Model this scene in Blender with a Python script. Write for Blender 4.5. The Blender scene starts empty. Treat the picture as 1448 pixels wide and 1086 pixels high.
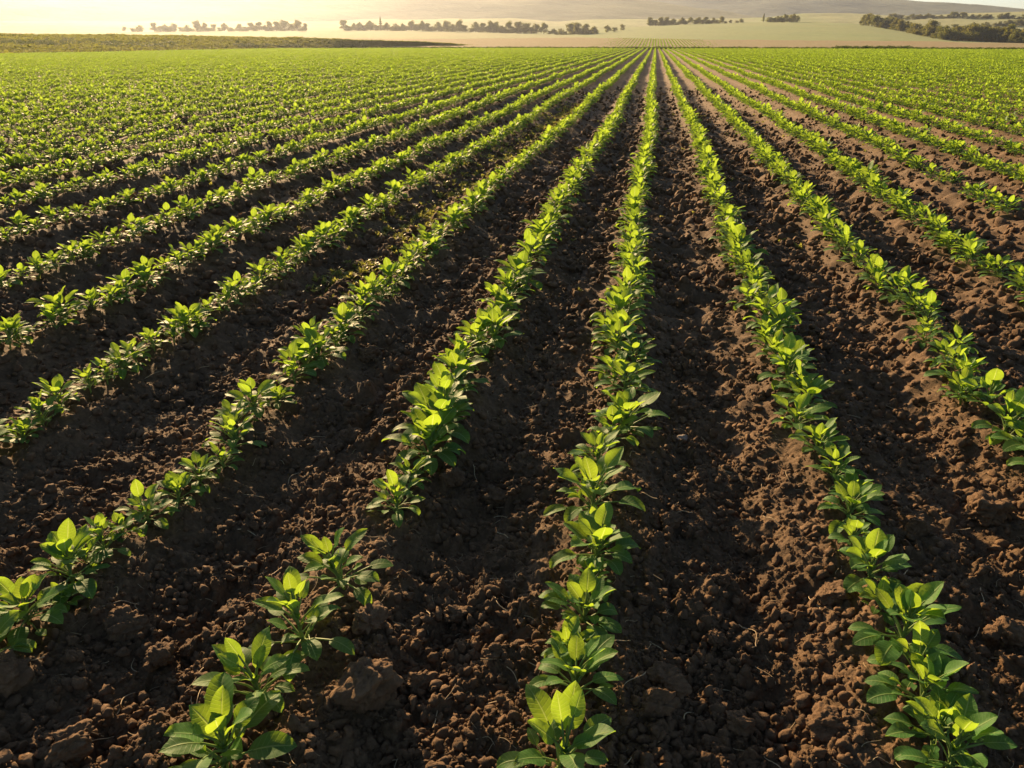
import bpy, math, random
import numpy as np
from mathutils import Vector, Matrix, Euler

SC = bpy.context.scene
COL = SC.collection
R = math.radians
rng = np.random.default_rng(7)
random.seed(7)

# ------------------------------------------------------------------ camera and photo measurements
PW, PH = 1448.0, 1086.0
F = 1100.0                       # focal length in photo pixels
HOR, VPX = 58.0, 926.0           # horizon line, vanishing point of the crop rows
CAM_H = 1.25
TH = math.atan((PH / 2 - HOR) / F)
YAW = math.atan((VPX - PW / 2) * math.cos(TH) / F)
SUN_AZ = R(33.5)                 # left of the row direction
SUN_EL = R(16)

cam_d = bpy.data.cameras.new('camera')
cam = bpy.data.objects.new('camera', cam_d)
COL.objects.link(cam)
cam.location = (0, 0, CAM_H)
cam.rotation_euler = (R(90) - TH, 0, YAW)
cam_d.sensor_fit = 'HORIZONTAL'
cam_d.sensor_width = 36.0
cam_d.lens = 36.0 * F / PW
cam_d.clip_start = 0.05
cam_d.clip_end = 12000
SC.camera = cam
RM = np.array(Euler(cam.rotation_euler).to_matrix())
CP = np.array([0, 0, CAM_H])


def ray(px, py):
    d = RM @ np.array([(px - PW / 2) / F, -(py - PH / 2) / F, -1.0])
    return d / np.linalg.norm(d)


def hit(px, py, z=0.0):
    d = ray(px, py)
    return CP + d * ((z - CAM_H) / d[2])


def at(px, py, r):
    d = ray(px, py)
    return CP + d * (r / math.hypot(d[0], d[1]))


def project(P):
    P = np.atleast_2d(P) - CP
    c = P @ RM
    z = -c[:, 2]
    zs = np.where(np.abs(z) < 1e-6, 1e-6, z)
    return PW / 2 + F * c[:, 0] / zs, PH / 2 - F * c[:, 1] / zs, z


# ------------------------------------------------------------------ noise
def _h(ix, iy, seed):
    v = (ix.astype(np.int64) * 374761393 + iy.astype(np.int64) * 668265263 + seed * 1442695041) & 0xFFFFFFFF
    v = ((v ^ (v >> 13)) * 1274126177) & 0xFFFFFFFF
    v = v ^ (v >> 16)
    v = (v * 2246822519) & 0xFFFFFFFF
    v = v ^ (v >> 15)
    return v.astype(np.float64) / 4294967295.0


def noise(x, y, seed=0):
    ix, iy = np.floor(x), np.floor(y)
    fx, fy = x - ix, y - iy
    ux, uy = fx * fx * fx * (fx * (fx * 6 - 15) + 10), fy * fy * fy * (fy * (fy * 6 - 15) + 10)

    def g(dx, dy):
        a = _h(ix + dx, iy + dy, seed) * 2 * math.pi
        return np.cos(a) * (fx - dx) + np.sin(a) * (fy - dy)
    return ((g(0, 0) * (1 - ux) + g(1, 0) * ux) * (1 - uy) + (g(0, 1) * (1 - ux) + g(1, 1) * ux) * uy) * 1.5


def fbm(x, y, seed=0, octv=4):
    s, a = 0, 1.0
    for k in range(octv):
        s = s + a * noise(x * 2 ** k, y * 2 ** k, seed + k * 17)
        a *= 0.5
    return s


def lumps(x, y, s, seed, p=0.7, ang=.6):
    """Heap of rounded lumps on a jittered grid of cell size s."""
    wx = x + s * .22 * noise(x / s * 1.7, y / s * 1.7, seed + 5)
    wy = y + s * .22 * noise(x / s * 1.7, y / s * 1.7, seed + 6)
    ix, iy = np.floor(wx / s), np.floor(wy / s)
    out = np.zeros_like(x)
    for dx in (-1, 0, 1):
        for dy in (-1, 0, 1):
            cx, cy = ix + dx, iy + dy
            px = (cx + .1 + .8 * _h(cx, cy, seed)) * s
            py = (cy + .1 + .8 * _h(cx, cy, seed + 1)) * s
            rr = s * (.22 + .42 * _h(cx, cy, seed + 2) ** 2)
            on = _h(cx, cy, seed + 3) < p
            el = .75 + .5 * _h(cx, cy, seed + 4)
            d2 = (((wx - px) * el) ** 2 + ((wy - py) / el) ** 2) / rr ** 2
            hh = np.where(on, rr * .9 * np.sqrt(np.clip(1 - d2, 0, 1)) ** .8, 0)
            if ang:
                th = _h(cx, cy, seed + 7) * 6.283
                a = ((wx - px) * np.cos(th) + (wy - py) * np.sin(th)) / rr
                b = ((wy - py) * np.cos(th) - (wx - px) * np.sin(th)) / rr
                dd = np.maximum(np.abs(a) + .42 * np.abs(b), 1.12 * np.abs(b) + .25 * np.abs(a))
                h2 = rr * .62 * np.minimum(1 + .35 * a + .2 * b, 2.1 * (1 - dd)).clip(0, 2)
                hh = np.where(_h(cx, cy, seed + 8) < ang, np.where(on, h2, 0), hh)
            out = np.maximum(out, hh)
    return out * (1 + .55 * noise(x / s * 4.3, y / s * 4.3, seed + 9))


# ------------------------------------------------------------------ crop row layout (measured)
def rx(px, py): return hit(px, py, .12)[0]


FAR = {-4: None}
ROW_PIX = {-1: (680, 480), 0: (877, 480), 1: (1093, 480), 2: (1330, 490), 3: (1324, 326), -2: (340, 580), -3: (280, 440), -4: (250, 370)}
ROWX = {k: rx(*v) for k, v in ROW_PIX.items()}
SP = 0.735
NROW = 190
for k in range(4, NROW):
    ROWX[k] = ROWX[k - 1] + SP * 1.0
for k in range(-5, -NROW, -1):
    ROWX[k] = ROWX[k + 1] - SP * 1.0
_ks = np.array(sorted(ROWX))
_xs = np.array([ROWX[k] for k in _ks])


def drift(Y):
    """Gentle sideways bend of all rows together."""
    Y = np.asarray(Y, float)
    return np.interp(Y, [0, 1.0, 1.6, 2.4, 3.6, 6.5, 10, 16, 40, 70, 160], [-.03, -.03, -.02, -.006, 0, .012, .075, .06, .08, .14, .2]) + .02 * np.sin(Y * .55)


def row_dist(x, y):
    xx = x - drift(y)
    i = np.clip(np.searchsorted(_xs, xx), 1, len(_xs) - 1)
    lo, hi = _xs[i - 1], _xs[i]
    left = (xx - lo) < (hi - xx)
    return np.where(left, xx - lo, xx - hi), np.where(left, _ks[i - 1], _ks[i]), (xx - lo) / (hi - lo)


def field_h(x, y, fine=None):
    """Height of the ploughed soil; fine = grid step (None: only the broad shape)."""
    d, k, t = row_dist(x, y)
    z = .085 * np.exp(-(d / .165) ** 2) - .012
    z = z + .014 * np.exp(-((np.abs(t - .5)) / .16) ** 2) * (_h(k + 0 * x, 0 * x, 3) * 1.6 - .3)
    z = z + .02 * noise(x * .7, y * .7, 11)
    z = z + .02 * noise(x * 4.2, y * .22, 12) + .010 * noise(x * 11, y * .5, 13)
    if fine is None:
        return z

    def w(s): return np.clip((s / fine - 1.5) / 2.0, 0, 1)
    cl = (.3 + .7 * np.clip((np.abs(d) - .06) / .16, 0, 1)) * np.clip(.75 + 1.1 * noise(x * 1.1, y * .55, 18), .15, 1.3)
    c2 = np.clip(.85 + .8 * noise(x * 2.7 + 9, y * 1.9, 19), .3, 1.3)
    z = z + w(.25) * .022 * noise(x * 5, y * 5, 14) + w(.1) * .018 * noise(x * 13, y * 13, 15)
    z = z + w(.13) * .45 * cl * lumps(x, y, .17, 21, .34)
    z = z + w(.07) * .66 * cl * lumps(x, y, .075, 31, .45)
    z = z + w(.038) * .8 * c2 * lumps(x, y, .038, 41, .7)
    z = z + w(.02) * 1.0 * lumps(x, y, .019, 51, .8)
    z = z + w(.012) * .004 * noise(x * 90, y * 90, 61)
    return z


# ------------------------------------------------------------------ mesh and tag helpers
def tag(o, label=None, cat=None, group=None, kind=None):
    if label: o['label'] = label
    if cat: o['category'] = cat
    if group: o['group'] = group
    if kind: o['kind'] = kind
    return o


def mesh_from(name, V, Fc, mats=(), uv=None, smooth=True, midx=None):
    me = bpy.data.meshes.new(name)
    V = np.asarray(V, np.float32)
    Fc = np.asarray(Fc, np.int32)
    me.vertices.add(len(V)); me.vertices.foreach_set('co', V.ravel())
    n = Fc.shape[1]
    me.loops.add(Fc.size); me.loops.foreach_set('vertex_index', Fc.ravel())
    me.polygons.add(len(Fc))
    me.polygons.foreach_set('loop_start', np.arange(0, Fc.size, n, dtype=np.int32))
    me.polygons.foreach_set('use_smooth', np.full(len(Fc), smooth, bool))
    if midx is not None: me.polygons.foreach_set('material_index', np.asarray(midx, np.int32))
    for m in mats: me.materials.append(m)
    if uv is not None:
        l = me.uv_layers.new(name='UVMap')
        l.data.foreach_set('uv', np.asarray(uv, np.float32)[Fc.ravel()].ravel())
    me.update(calc_edges=True)
    return me


def link(name, me, parent=None, loc=None):
    o = bpy.data.objects.new(name, me)
    COL.objects.link(o)
    if parent is not None: o.parent = parent
    if loc is not None: o.location = loc
    return o


def grid_faces(nr, nc):
    i = np.arange(nr - 1)[:, None] * nc + np.arange(nc - 1)[None, :]
    i = i.ravel()
    return np.stack([i, i + 1, i + nc + 1, i + nc], 1)


class MB:
    def __init__(s): s.v = []; s.f = []; s.u = []; s.n = 0

    def add(s, V, Fc, U=None):
        V = np.asarray(V, float)
        s.v.append(V); s.f.append(np.asarray(Fc) + s.n)
        s.u.append(np.zeros((len(V), 2)) if U is None else np.asarray(U, float))
        s.n += len(V)

    def get(s): return np.concatenate(s.v), np.concatenate(s.f), np.concatenate(s.u)


def tube(mb, pts, rads, n=5):
    pts = np.asarray(pts, float); m = len(pts)
    rads = np.broadcast_to(np.asarray(rads, float), (m,))
    t = np.gradient(pts, axis=0)
    t /= np.linalg.norm(t, axis=1)[:, None] + 1e-9
    ref = np.array([.3, .2, 1.0]) if abs(t[0][2]) < .9 else np.array([1.0, .1, 0])
    a = np.cross(t, ref); a /= np.linalg.norm(a, axis=1)[:, None] + 1e-9
    b = np.cross(t, a)
    ang = np.linspace(0, 2 * math.pi, n, endpoint=False)
    V = (pts[:, None] + rads[:, None, None] * (np.cos(ang)[None, :, None] * a[:, None] + np.sin(ang)[None, :, None] * b[:, None])).reshape(-1, 3)
    Fc = []
    for i in range(m - 1):
        for j in range(n):
            Fc.append((i * n + j, i * n + (j + 1) % n, (i + 1) * n + (j + 1) % n, (i + 1) * n + j))
    mb.add(V, Fc)


# ------------------------------------------------------------------ materials
def new_mat(name):
    m = bpy.data.materials.new(name); m.use_nodes = True
    nt = m.node_tree; nt.nodes.clear()
    out = nt.nodes.new('ShaderNodeOutputMaterial')
    return m, nt, out


def N(nt, typ, ins=None, **kw):
    n = nt.nodes.new(typ)
    for k, v in kw.items(): setattr(n, k, v)
    for k, v in (ins or {}).items():
        if hasattr(v, 'is_output'): nt.links.new(v, n.inputs[k])
        else: n.inputs[k].default_value = v
    return n


def ramp(nt, fac, stops):
    r = N(nt, 'ShaderNodeValToRGB', {'Fac': fac})
    e = r.color_ramp.elements
    while len(e) < len(stops): e.new(.5)
    for el, (p, c) in zip(e, stops):
        el.position = p; el.color = (*c, 1)
    return r.outputs[0]


def mix(nt, fac, a, b, typ='MIX'):
    n = N(nt, 'ShaderNodeMix', data_type='RGBA', blend_type=typ)
    for s, v in ((0, fac), (6, a), (7, b)):
        if hasattr(v, 'is_output'): nt.links.new(v, n.inputs[s])
        else: n.inputs[s].default_value = v if s == 0 else (*v, 1)
    return n.outputs[2]


def soil_mat(name, dark, mid, light, fine=1.0):
    m, nt, out = new_mat(name)
    pos = N(nt, 'ShaderNodeNewGeometry').outputs['Position']
    n1 = N(nt, 'ShaderNodeTexNoise', {'Vector': pos, 'Scale': 2.3, 'Detail': 8, 'Roughness': .65}).outputs[0]
    n2 = N(nt, 'ShaderNodeTexNoise', {'Vector': pos, 'Scale': 60 * fine, 'Detail': 5, 'Roughness': .7}).outputs[0]
    f = N(nt, 'ShaderNodeMath', {0: n1, 1: n2}, operation='ADD').outputs[0]
    f = N(nt, 'ShaderNodeMath', {0: f, 1: .5}, operation='MULTIPLY').outputs[0]
    c = ramp(nt, f, [(.3, dark), (.5, mid), (.72, light)])
    b = N(nt, 'ShaderNodeTexNoise', {'Vector': pos, 'Scale': 170 * fine, 'Detail': 6, 'Roughness': .7}).outputs[0]
    bp = N(nt, 'ShaderNodeBump', {'Height': b, 'Strength': .8, 'Distance': .008}).outputs[0]
    p = N(nt, 'ShaderNodeBsdfPrincipled', {'Base Color': c, 'Roughness': .9, 'Specular IOR Level': .25, 'Normal': bp})
    nt.links.new(p.outputs[0], out.inputs[0])
    return m


M_soil = soil_mat('soil', (.038, .023, .011), (.096, .058, .028), (.21, .128, .066))
M_clod = soil_mat('clod_soil', (.052, .031, .015), (.110, .064, .031), (.21, .128, .066), .8)
M_pale = soil_mat('pale_stone', (.16, .13, .105), (.23, .19, .155), (.30, .25, .21), .6)


def leaf_mat(name, c0, c1, t0, t1, tf=.5, vein=True, rough=.42):
    m, nt, out = new_mat(name)
    rnd = N(nt, 'ShaderNodeObjectInfo').outputs['Random']
    pos = N(nt, 'ShaderNodeTexCoord').outputs['Object']
    n1 = N(nt, 'ShaderNodeTexNoise', {'Vector': pos, 'Scale': 14, 'Detail': 3}).outputs[0]
    f = N(nt, 'ShaderNodeMath', {0: rnd, 1: n1}, operation='ADD').outputs[0]
    f = N(nt, 'ShaderNodeMath', {0: f, 1: .5}, operation='MULTIPLY').outputs[0]
    if vein:
        tn = N(nt, 'ShaderNodeSeparateXYZ', {0: N(nt, 'ShaderNodeTexCoord').outputs['UV']}).outputs[0]
        tn = N(nt, 'ShaderNodeMath', {0: tn}, operation='FLOOR').outputs[0]
        tn = N(nt, 'ShaderNodeMath', {0: tn, 1: .1}, operation='MULTIPLY').outputs[0]
        f = N(nt, 'ShaderNodeMath', {0: f, 1: .45}, operation='MULTIPLY').outputs[0]
        f = N(nt, 'ShaderNodeMath', {0: tn, 1: .55, 2: f}, operation='MULTIPLY_ADD').outputs[0]
    c = mix(nt, f, c0, c1); t = mix(nt, f, t0, t1)
    nrm = None
    if vein:
        uv = N(nt, 'ShaderNodeTexCoord').outputs['UV']
        sp = N(nt, 'ShaderNodeSeparateXYZ', {0: uv})
        fu = N(nt, 'ShaderNodeMath', {0: sp.outputs[0]}, operation='FRACT').outputs[0]
        au = N(nt, 'ShaderNodeMath', {0: fu, 1: .5}, operation='SUBTRACT').outputs[0]
        au = N(nt, 'ShaderNodeMath', {0: au}, operation='ABSOLUTE').outputs[0]
        mid = N(nt, 'ShaderNodeMapRange', {0: au, 1: .012, 2: .045, 3: 1, 4: 0}).outputs[0]
        s = N(nt, 'ShaderNodeMath', {0: au, 1: 4.5}, operation='MULTIPLY').outputs[0]
        s = N(nt, 'ShaderNodeMath', {0: sp.outputs[1], 1: 9.0, 2: s}, operation='MULTIPLY_ADD').outputs[0]
        s2 = N(nt, 'ShaderNodeMath', {0: au, 1: -7.0, 2: s}, operation='MULTIPLY_ADD').outputs[0]
        s2 = N(nt, 'ShaderNodeMath', {0: s2}, operation='FRACT').outputs[0]
        s2 = N(nt, 'ShaderNodeMath', {0: s2, 1: .5}, operation='SUBTRACT').outputs[0]
        s2 = N(nt, 'ShaderNodeMath', {0: s2}, operation='ABSOLUTE').outputs[0]
        lat = N(nt, 'ShaderNodeMapRange', {0: s2, 1: .02, 2: .12, 3: .35, 4: 0}).outputs[0]
        v = N(nt, 'ShaderNodeMath', {0: mid, 1: lat}, operation='MAXIMUM').outputs[0]
        c = mix(nt, v, c, (.20, .30, .09))
        t = mix(nt, v, t, (.46, .60, .13))
        sn = N(nt, 'ShaderNodeTexNoise', {'Vector': pos, 'Scale': 95, 'Detail': 4, 'Roughness': .75}).outputs[0]
        sm = N(nt, 'ShaderNodeMapRange', {0: sn, 1: .66, 2: .72, 3: 0, 4: .8}).outputs[0]
        c = mix(nt, sm, c, (.11, .075, .035)); t = mix(nt, sm, t, (.10, .09, .03))
        nn = N(nt, 'ShaderNodeTexNoise', {'Vector': pos, 'Scale': 120, 'Detail': 3}).outputs[0]
        hh = N(nt, 'ShaderNodeMath', {0: v, 1: -1.2, 2: nn}, operation='MULTIPLY_ADD').outputs[0]
        nrm = N(nt, 'ShaderNodeBump', {'Height': hh, 'Strength': .35, 'Distance': .002}).outputs[0]
    p = N(nt, 'ShaderNodeBsdfPrincipled', {'Base Color': c, 'Roughness': rough, 'Specular IOR Level': .13})
    tr = N(nt, 'ShaderNodeBsdfTranslucent', {'Color': t})
    if nrm is not None:
        nt.links.new(nrm, p.inputs['Normal']); nt.links.new(nrm, tr.inputs['Normal'])
    ms = N(nt, 'ShaderNodeMixShader', {0: tf, 1: p.outputs[0], 2: tr.outputs[0]})
    nt.links.new(ms.outputs[0], out.inputs[0])
    return m


M_leaf = leaf_mat('seedling_leaf', (.036, .125, .038), (.085, .20, .045), (.23, .41, .02), (.37, .50, .03), .5, rough=.55)
M_stem = leaf_mat('seedling_stem', (.13, .22, .06), (.18, .24, .07), (.3, .4, .08), (.3, .4, .08), .3, vein=False)
M_weed = leaf_mat('weed', (.12, .15, .03), (.18, .17, .05), (.35, .38, .06), (.4, .36, .08), .45, vein=False)
M_tree = leaf_mat('tree_leaf', (.045, .068, .022), (.085, .095, .028), (.16, .19, .03), (.24, .22, .04), .45, vein=False, rough=.6)
M_scrub = leaf_mat('scrub_leaf', (.032, .055, .015), (.065, .085, .022), (.09, .14, .02), (.14, .17, .03), .3, vein=False, rough=.6)


def simple_mat(name, col, rough=.8, var=.3, scale=8):
    m, nt, out = new_mat(name)
    pos = N(nt, 'ShaderNodeTexCoord').outputs['Object']
    n1 = N(nt, 'ShaderNodeTexNoise', {'Vector': pos, 'Scale': scale, 'Detail': 6}).outputs[0]
    c = mix(nt, n1, tuple(x * (1 - var) for x in col), tuple(x * (1 + var) for x in col))
    p = N(nt, 'ShaderNodeBsdfPrincipled', {'Base Color': c, 'Roughness': rough, 'Specular IOR Level': .2})
    nt.links.new(p.outputs[0], out.inputs[0])
    return m


M_bank = leaf_mat('bank_leaf', (.07, .09, .018), (.12, .125, .028), (.24, .28, .03), (.32, .32, .04), .45, vein=False, rough=.6)
M_bark = simple_mat('bark', (.09, .065, .045))
M_straw = simple_mat('straw', (.36, .27, .15), .6)


def land_mat(name, cols, patch, rough_scale, stretch=(1, 1, 1), bump=.4, dist=1.0):
    """Far land: patches of the given real colours, mottled, with a rough crop surface."""
    m, nt, out = new_mat(name)
    pos = N(nt, 'ShaderNodeNewGeometry').outputs['Position']
    mp = N(nt, 'ShaderNodeMapping', {0: pos, 3: stretch}).outputs[0]
    n1 = N(nt, 'ShaderNodeTexNoise', {'Vector': mp, 'Scale': patch, 'Detail': 5, 'Roughness': .55}).outputs[0]
    k = len(cols)
    c = ramp(nt, n1, [(.32 + .36 * i / (k - 1), cc) for i, cc in enumerate(cols)])
    n2 = N(nt, 'ShaderNodeTexNoise', {'Vector': mp, 'Scale': rough_scale, 'Detail': 6, 'Roughness': .7}).outputs[0]
    v = N(nt, 'ShaderNodeMapRange', {0: n2, 1: .25, 2: .75, 3: .72, 4: 1.28}).outputs[0]
    c = mix(nt, 1.0, c, v, 'MULTIPLY')
    bp = N(nt, 'ShaderNodeBump', {'Height': n2, 'Strength': bump, 'Distance': dist}).outputs[0]
    p = N(nt, 'ShaderNodeBsdfPrincipled', {'Base Color': c, 'Roughness': 1, 'Specular IOR Level': .1, 'Normal': bp, 'Sheen Weight': .08, 'Sheen Roughness': .6, 'Sheen Tint': (.8, .85, .5, 1)})
    nt.links.new(p.outputs[0], out.inputs[0])
    return m


# ------------------------------------------------------------------ instanced stuff
def asset(meshes, name):
    c = bpy.data.collections.new(name)
    for i, me in enumerate(meshes):
        c.objects.link(bpy.data.objects.new('%s_%02d' % (name, i), me))
    return c


def scatter(name, coll, P, rot, scl, idx, label, cat, mat):
    me = bpy.data.meshes.new(name)
    P = np.asarray(P, np.float32)
    me.vertices.add(len(P)); me.vertices.foreach_set('co', P.ravel())
    a = me.attributes.new('rot', 'FLOAT_VECTOR', 'POINT'); a.data.foreach_set('vector', np.asarray(rot, np.float32).ravel())
    a = me.attributes.new('scl', 'FLOAT_VECTOR', 'POINT'); a.data.foreach_set('vector', np.asarray(scl, np.float32).ravel())
    a = me.attributes.new('idx', 'INT', 'POINT'); a.data.foreach_set('value', np.asarray(idx, np.int32))
    me.materials.append(mat)
    o = link(name, me)
    ng = bpy.data.node_groups.new(name + '_nodes', 'GeometryNodeTree')
    ng.interface.new_socket('Geometry', in_out='INPUT', socket_type='NodeSocketGeometry')
    ng.interface.new_socket('Geometry', in_out='OUTPUT', socket_type='NodeSocketGeometry')
    gi, go = ng.nodes.new('NodeGroupInput'), ng.nodes.new('NodeGroupOutput')
    ci = ng.nodes.new('GeometryNodeCollectionInfo')
    ci.inputs['Collection'].default_value = coll
    ci.inputs['Separate Children'].default_value = True
    ci.inputs['Reset Children'].default_value = True

    def attr(nm, dt):
        n = ng.nodes.new('GeometryNodeInputNamedAttribute'); n.data_type = dt; n.inputs['Name'].default_value = nm
        return n.outputs['Attribute']
    ip = ng.nodes.new('GeometryNodeInstanceOnPoints')
    ng.links.new(gi.outputs[0], ip.inputs['Points'])
    ng.links.new(ci.outputs[0], ip.inputs['Instance'])
    ip.inputs['Pick Instance'].default_value = True
    ng.links.new(attr('idx', 'INT'), ip.inputs['Instance Index'])
    er = ng.nodes.new('FunctionNodeEulerToRotation')
    ng.links.new(attr('rot', 'FLOAT_VECTOR'), er.inputs[0])
    ng.links.new(er.outputs[0], ip.inputs['Rotation'])
    ng.links.new(attr('scl', 'FLOAT_VECTOR'), ip.inputs['Scale'])
    ng.links.new(ip.outputs[0], go.inputs[0])
    md = o.modifiers.new('scatter', 'NODES'); md.node_group = ng
    return tag(o, label, cat, kind='stuff')


# ------------------------------------------------------------------ seedling meshes
def leaf_blade(mb, base, az, el, L, W, curl, fold, rs, nu=6, nv=9, tone=None):
    tone = rs.uniform(.1, .9) if tone is None else tone
    tone = math.floor(tone * 10)
    v = np.linspace(0, 1, nv)
    ang = el - curl * v ** 1.3
    dv = L / (nv - 1)
    hz = np.concatenate([[0], np.cumsum(np.cos((ang[1:] + ang[:-1]) / 2) * dv)])
    vt = np.concatenate([[0], np.cumsum(np.sin((ang[1:] + ang[:-1]) / 2) * dv)])
    ca, sa = math.cos(az), math.sin(az)
    sp = np.stack([base[0] + hz * ca, base[1] + hz * sa, base[2] + vt], 1)
    side = np.array([-sa, ca, 0.0])
    up = np.stack([-np.sin(ang) * ca, -np.sin(ang) * sa, np.cos(ang)], 1)
    prof = np.maximum(v, .0) ** .60 * np.maximum(1 - v, 0) ** .80
    prof = prof / prof.max() * (W / 2)
    prof[0] = W * .03; prof[-1] = W * .008
    u = np.linspace(-1, 1, nu + 1)
    tw = rs.uniform(-.35, .35)
    ph = rs.uniform(0, 6.28); wav = rs.uniform(.02, .09) * W
    V = []; U = []
    for i in range(nv):
        roll = tw * v[i]
        s_ = side * math.cos(roll) + up[i] * math.sin(roll)
        n_ = -side * math.sin(roll) + up[i] * math.cos(roll)
        for uu in u:
            w = prof[i] * uu
            lift = fold * abs(uu) ** 1.4 * prof[i] + wav * abs(uu) ** 3 * math.sin(ph + v[i] * 8 + (2 if uu > 0 else 0)) - .004 * (abs(uu) > .9) * L
            V.append(sp[i] + s_ * w * math.sqrt(max(1 - (fold * .6) ** 2, .4)) + n_ * lift)
            U.append((tone + .001 + .998 * (uu * .5 + .5), v[i]))
    mb.add(V, grid_faces(nv, nu + 1), U)


def seedling_mesh(seed, kind):
    rs = np.random.default_rng(seed)
    fo, st = MB(), MB()
    nl = int(rs.integers(14, 22)); wk = rs.uniform(.50, .70); lk = rs.uniform(.85, 1.12)
    stem_h = rs.uniform(.05, .085)
    lean = rs.uniform(-.012, .012, 2)
    tube(st, [(0, 0, -.03), (lean[0] * .5, lean[1] * .5, stem_h * .5), (lean[0], lean[1], stem_h)], [.0048, .0042, .003], 6)
    a0 = rs.uniform(0, 6.28)
    for i in range(nl):
        t = i / (nl - 1)                       # 0 outermost, 1 innermost
        az = a0 + i * 2.3999 + rs.uniform(-.3, .3)
        if t < .38:
            el = R(rs.uniform(12, 38)); pet = rs.uniform(.045, .075); L = rs.uniform(.055, .082); curl = R(rs.uniform(40, 95)); z0 = stem_h * rs.uniform(.15, .5)
        elif t < .75:
            el = R(rs.uniform(42, 66)); pet = rs.uniform(.045, .085); L = rs.uniform(.055, .086); curl = R(rs.uniform(15, 60)); z0 = stem_h * rs.uniform(.45, .9)
        else:
            el = R(rs.uniform(50, 86)); pet = rs.uniform(.03, .075); L = rs.uniform(.045, .08); curl = R(rs.uniform(-8, 25)); z0 = stem_h
        if kind == 'tall' and i == nl - 2:
            el = R(rs.uniform(70, 82)); pet = rs.uniform(.06, .085); L = rs.uniform(.068, .088); curl = R(rs.uniform(0, 20))
        if kind == 'low':
            pet *= .85; el *= .82
        L *= lk; W = L * wk * rs.uniform(.92, 1.08)
        b = np.array([lean[0] * z0 / stem_h, lean[1] * z0 / stem_h, z0])
        d = np.array([math.cos(az), math.sin(az), 0])
        e1 = min(el + R(12), R(88))
        p1 = b + pet * .5 * (d * math.cos(e1) + np.array([0, 0, math.sin(e1)]))
        p2 = p1 + pet * .5 * (d * math.cos(el) + np.array([0, 0, math.sin(el)]))
        tube(st, [b, p1, p2, p2 + L * .12 * (d * math.cos(el) + np.array([0, 0, math.sin(el)]))], [.0028, .0024, .0019, .0009], 5)
        leaf_blade(fo, p2, az, el - R(6), L, W, curl, rs.uniform(.05, .5), rs, tone=min(.95, max(.05, t * .6 + rs.uniform(0, .4))))
    # small side leaves low on the stem
    for i in range(int(rs.integers(5, 9))):
        az = rs.uniform(0, 6.28); el = R(rs.uniform(15, 65)); L = rs.uniform(.028, .052); pet = rs.uniform(.03, .075)
        b = np.array([rs.normal(0, .006), rs.normal(0, .006), stem_h * rs.uniform(.05, .6)])
        d = np.array([math.cos(az), math.sin(az), 0]); q = b + pet * (d * math.cos(el) + np.array([0, 0, math.sin(el)]))
        tube(st, [b, (b + q) / 2 + [0, 0, .006], q], [.0018, .0015, .001], 4)
        leaf_blade(fo, q, az + rs.uniform(-.3, .3), el - R(10), L, L * rs.uniform(.5, .7), R(rs.uniform(10, 70)), rs.uniform(.1, .5), rs, 4, 6)
    # small young leaves at the heart
    for i in range(4):
        az = rs.uniform(0, 6.28); el = R(rs.uniform(55, 85)); L = rs.uniform(.022, .04)
        leaf_blade(fo, np.array([lean[0], lean[1], stem_h - .004]), az, el, L, L * .5, R(10), .6, rs, 4, 6, tone=.3)
    fv, ff, fu = fo.get(); sv, sf, su = st.get()
    mf = mesh_from('foliage', fv, ff, [M_leaf], fu)
    ms = mesh_from('stem', sv, sf, [M_stem], su)
    mj = mesh_from('seedling', np.concatenate([fv, sv]), np.concatenate([ff, sf + len(fv)]), [M_leaf, M_stem],
                   np.concatenate([fu, su]), midx=np.concatenate([np.zeros(len(ff)), np.ones(len(sf))]))
    return mf, ms, mj


KINDS = ['tall', 'bushy', 'low', 'tall', 'bushy', 'tall', 'low', 'bushy', 'tall', 'bushy', 'bushy', 'low', 'bushy', 'bushy', 'low', 'bushy', 'tall', 'bushy', 'low', 'bushy']
SEED = [seedling_mesh(100 + i, k) for i, k in enumerate(KINDS)]
NV = len(SEED)

# ------------------------------------------------------------------ plant positions
# stem feet of the nearest plants as measured in the photo
FEET = {
    -1: [(318, 1092), (368, 992), (432, 915), (487, 830), (560, 730), (606, 655)],
    0: [(790, 1100), (812, 990), (822, 890), (842, 805), (838, 730), (846, 672)],
    1: [(1338, 1100), (1292, 1015), (1268, 930), (1228, 832), (1196, 748), (1180, 690)],
    -2: [(-12, 935), (42, 880), (104, 826), (150, 782), (212, 735), (282, 682), (330, 634)],
}
FIELD_END = 139.0


def field_end(x):
    """Distance at which the crop stops (a field margin nearer on the left)."""
    return x * 0 + FIELD_END


end_pts = [(hit(px, py)[0:2]) for px, py in [(-900, 92), (-500, 87), (-200, 82), (0, 78.5), (150, 76), (300, 72), (400, 70)]]
end_az = np.array([math.atan2(p[0], p[1]) for p in end_pts] + [.0, 1.5])
end_r = np.array([math.hypot(*p) for p in end_pts] + [FIELD_END, FIELD_END])


def crop_end_r(az):
    return np.interp(az, end_az, end_r)


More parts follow.
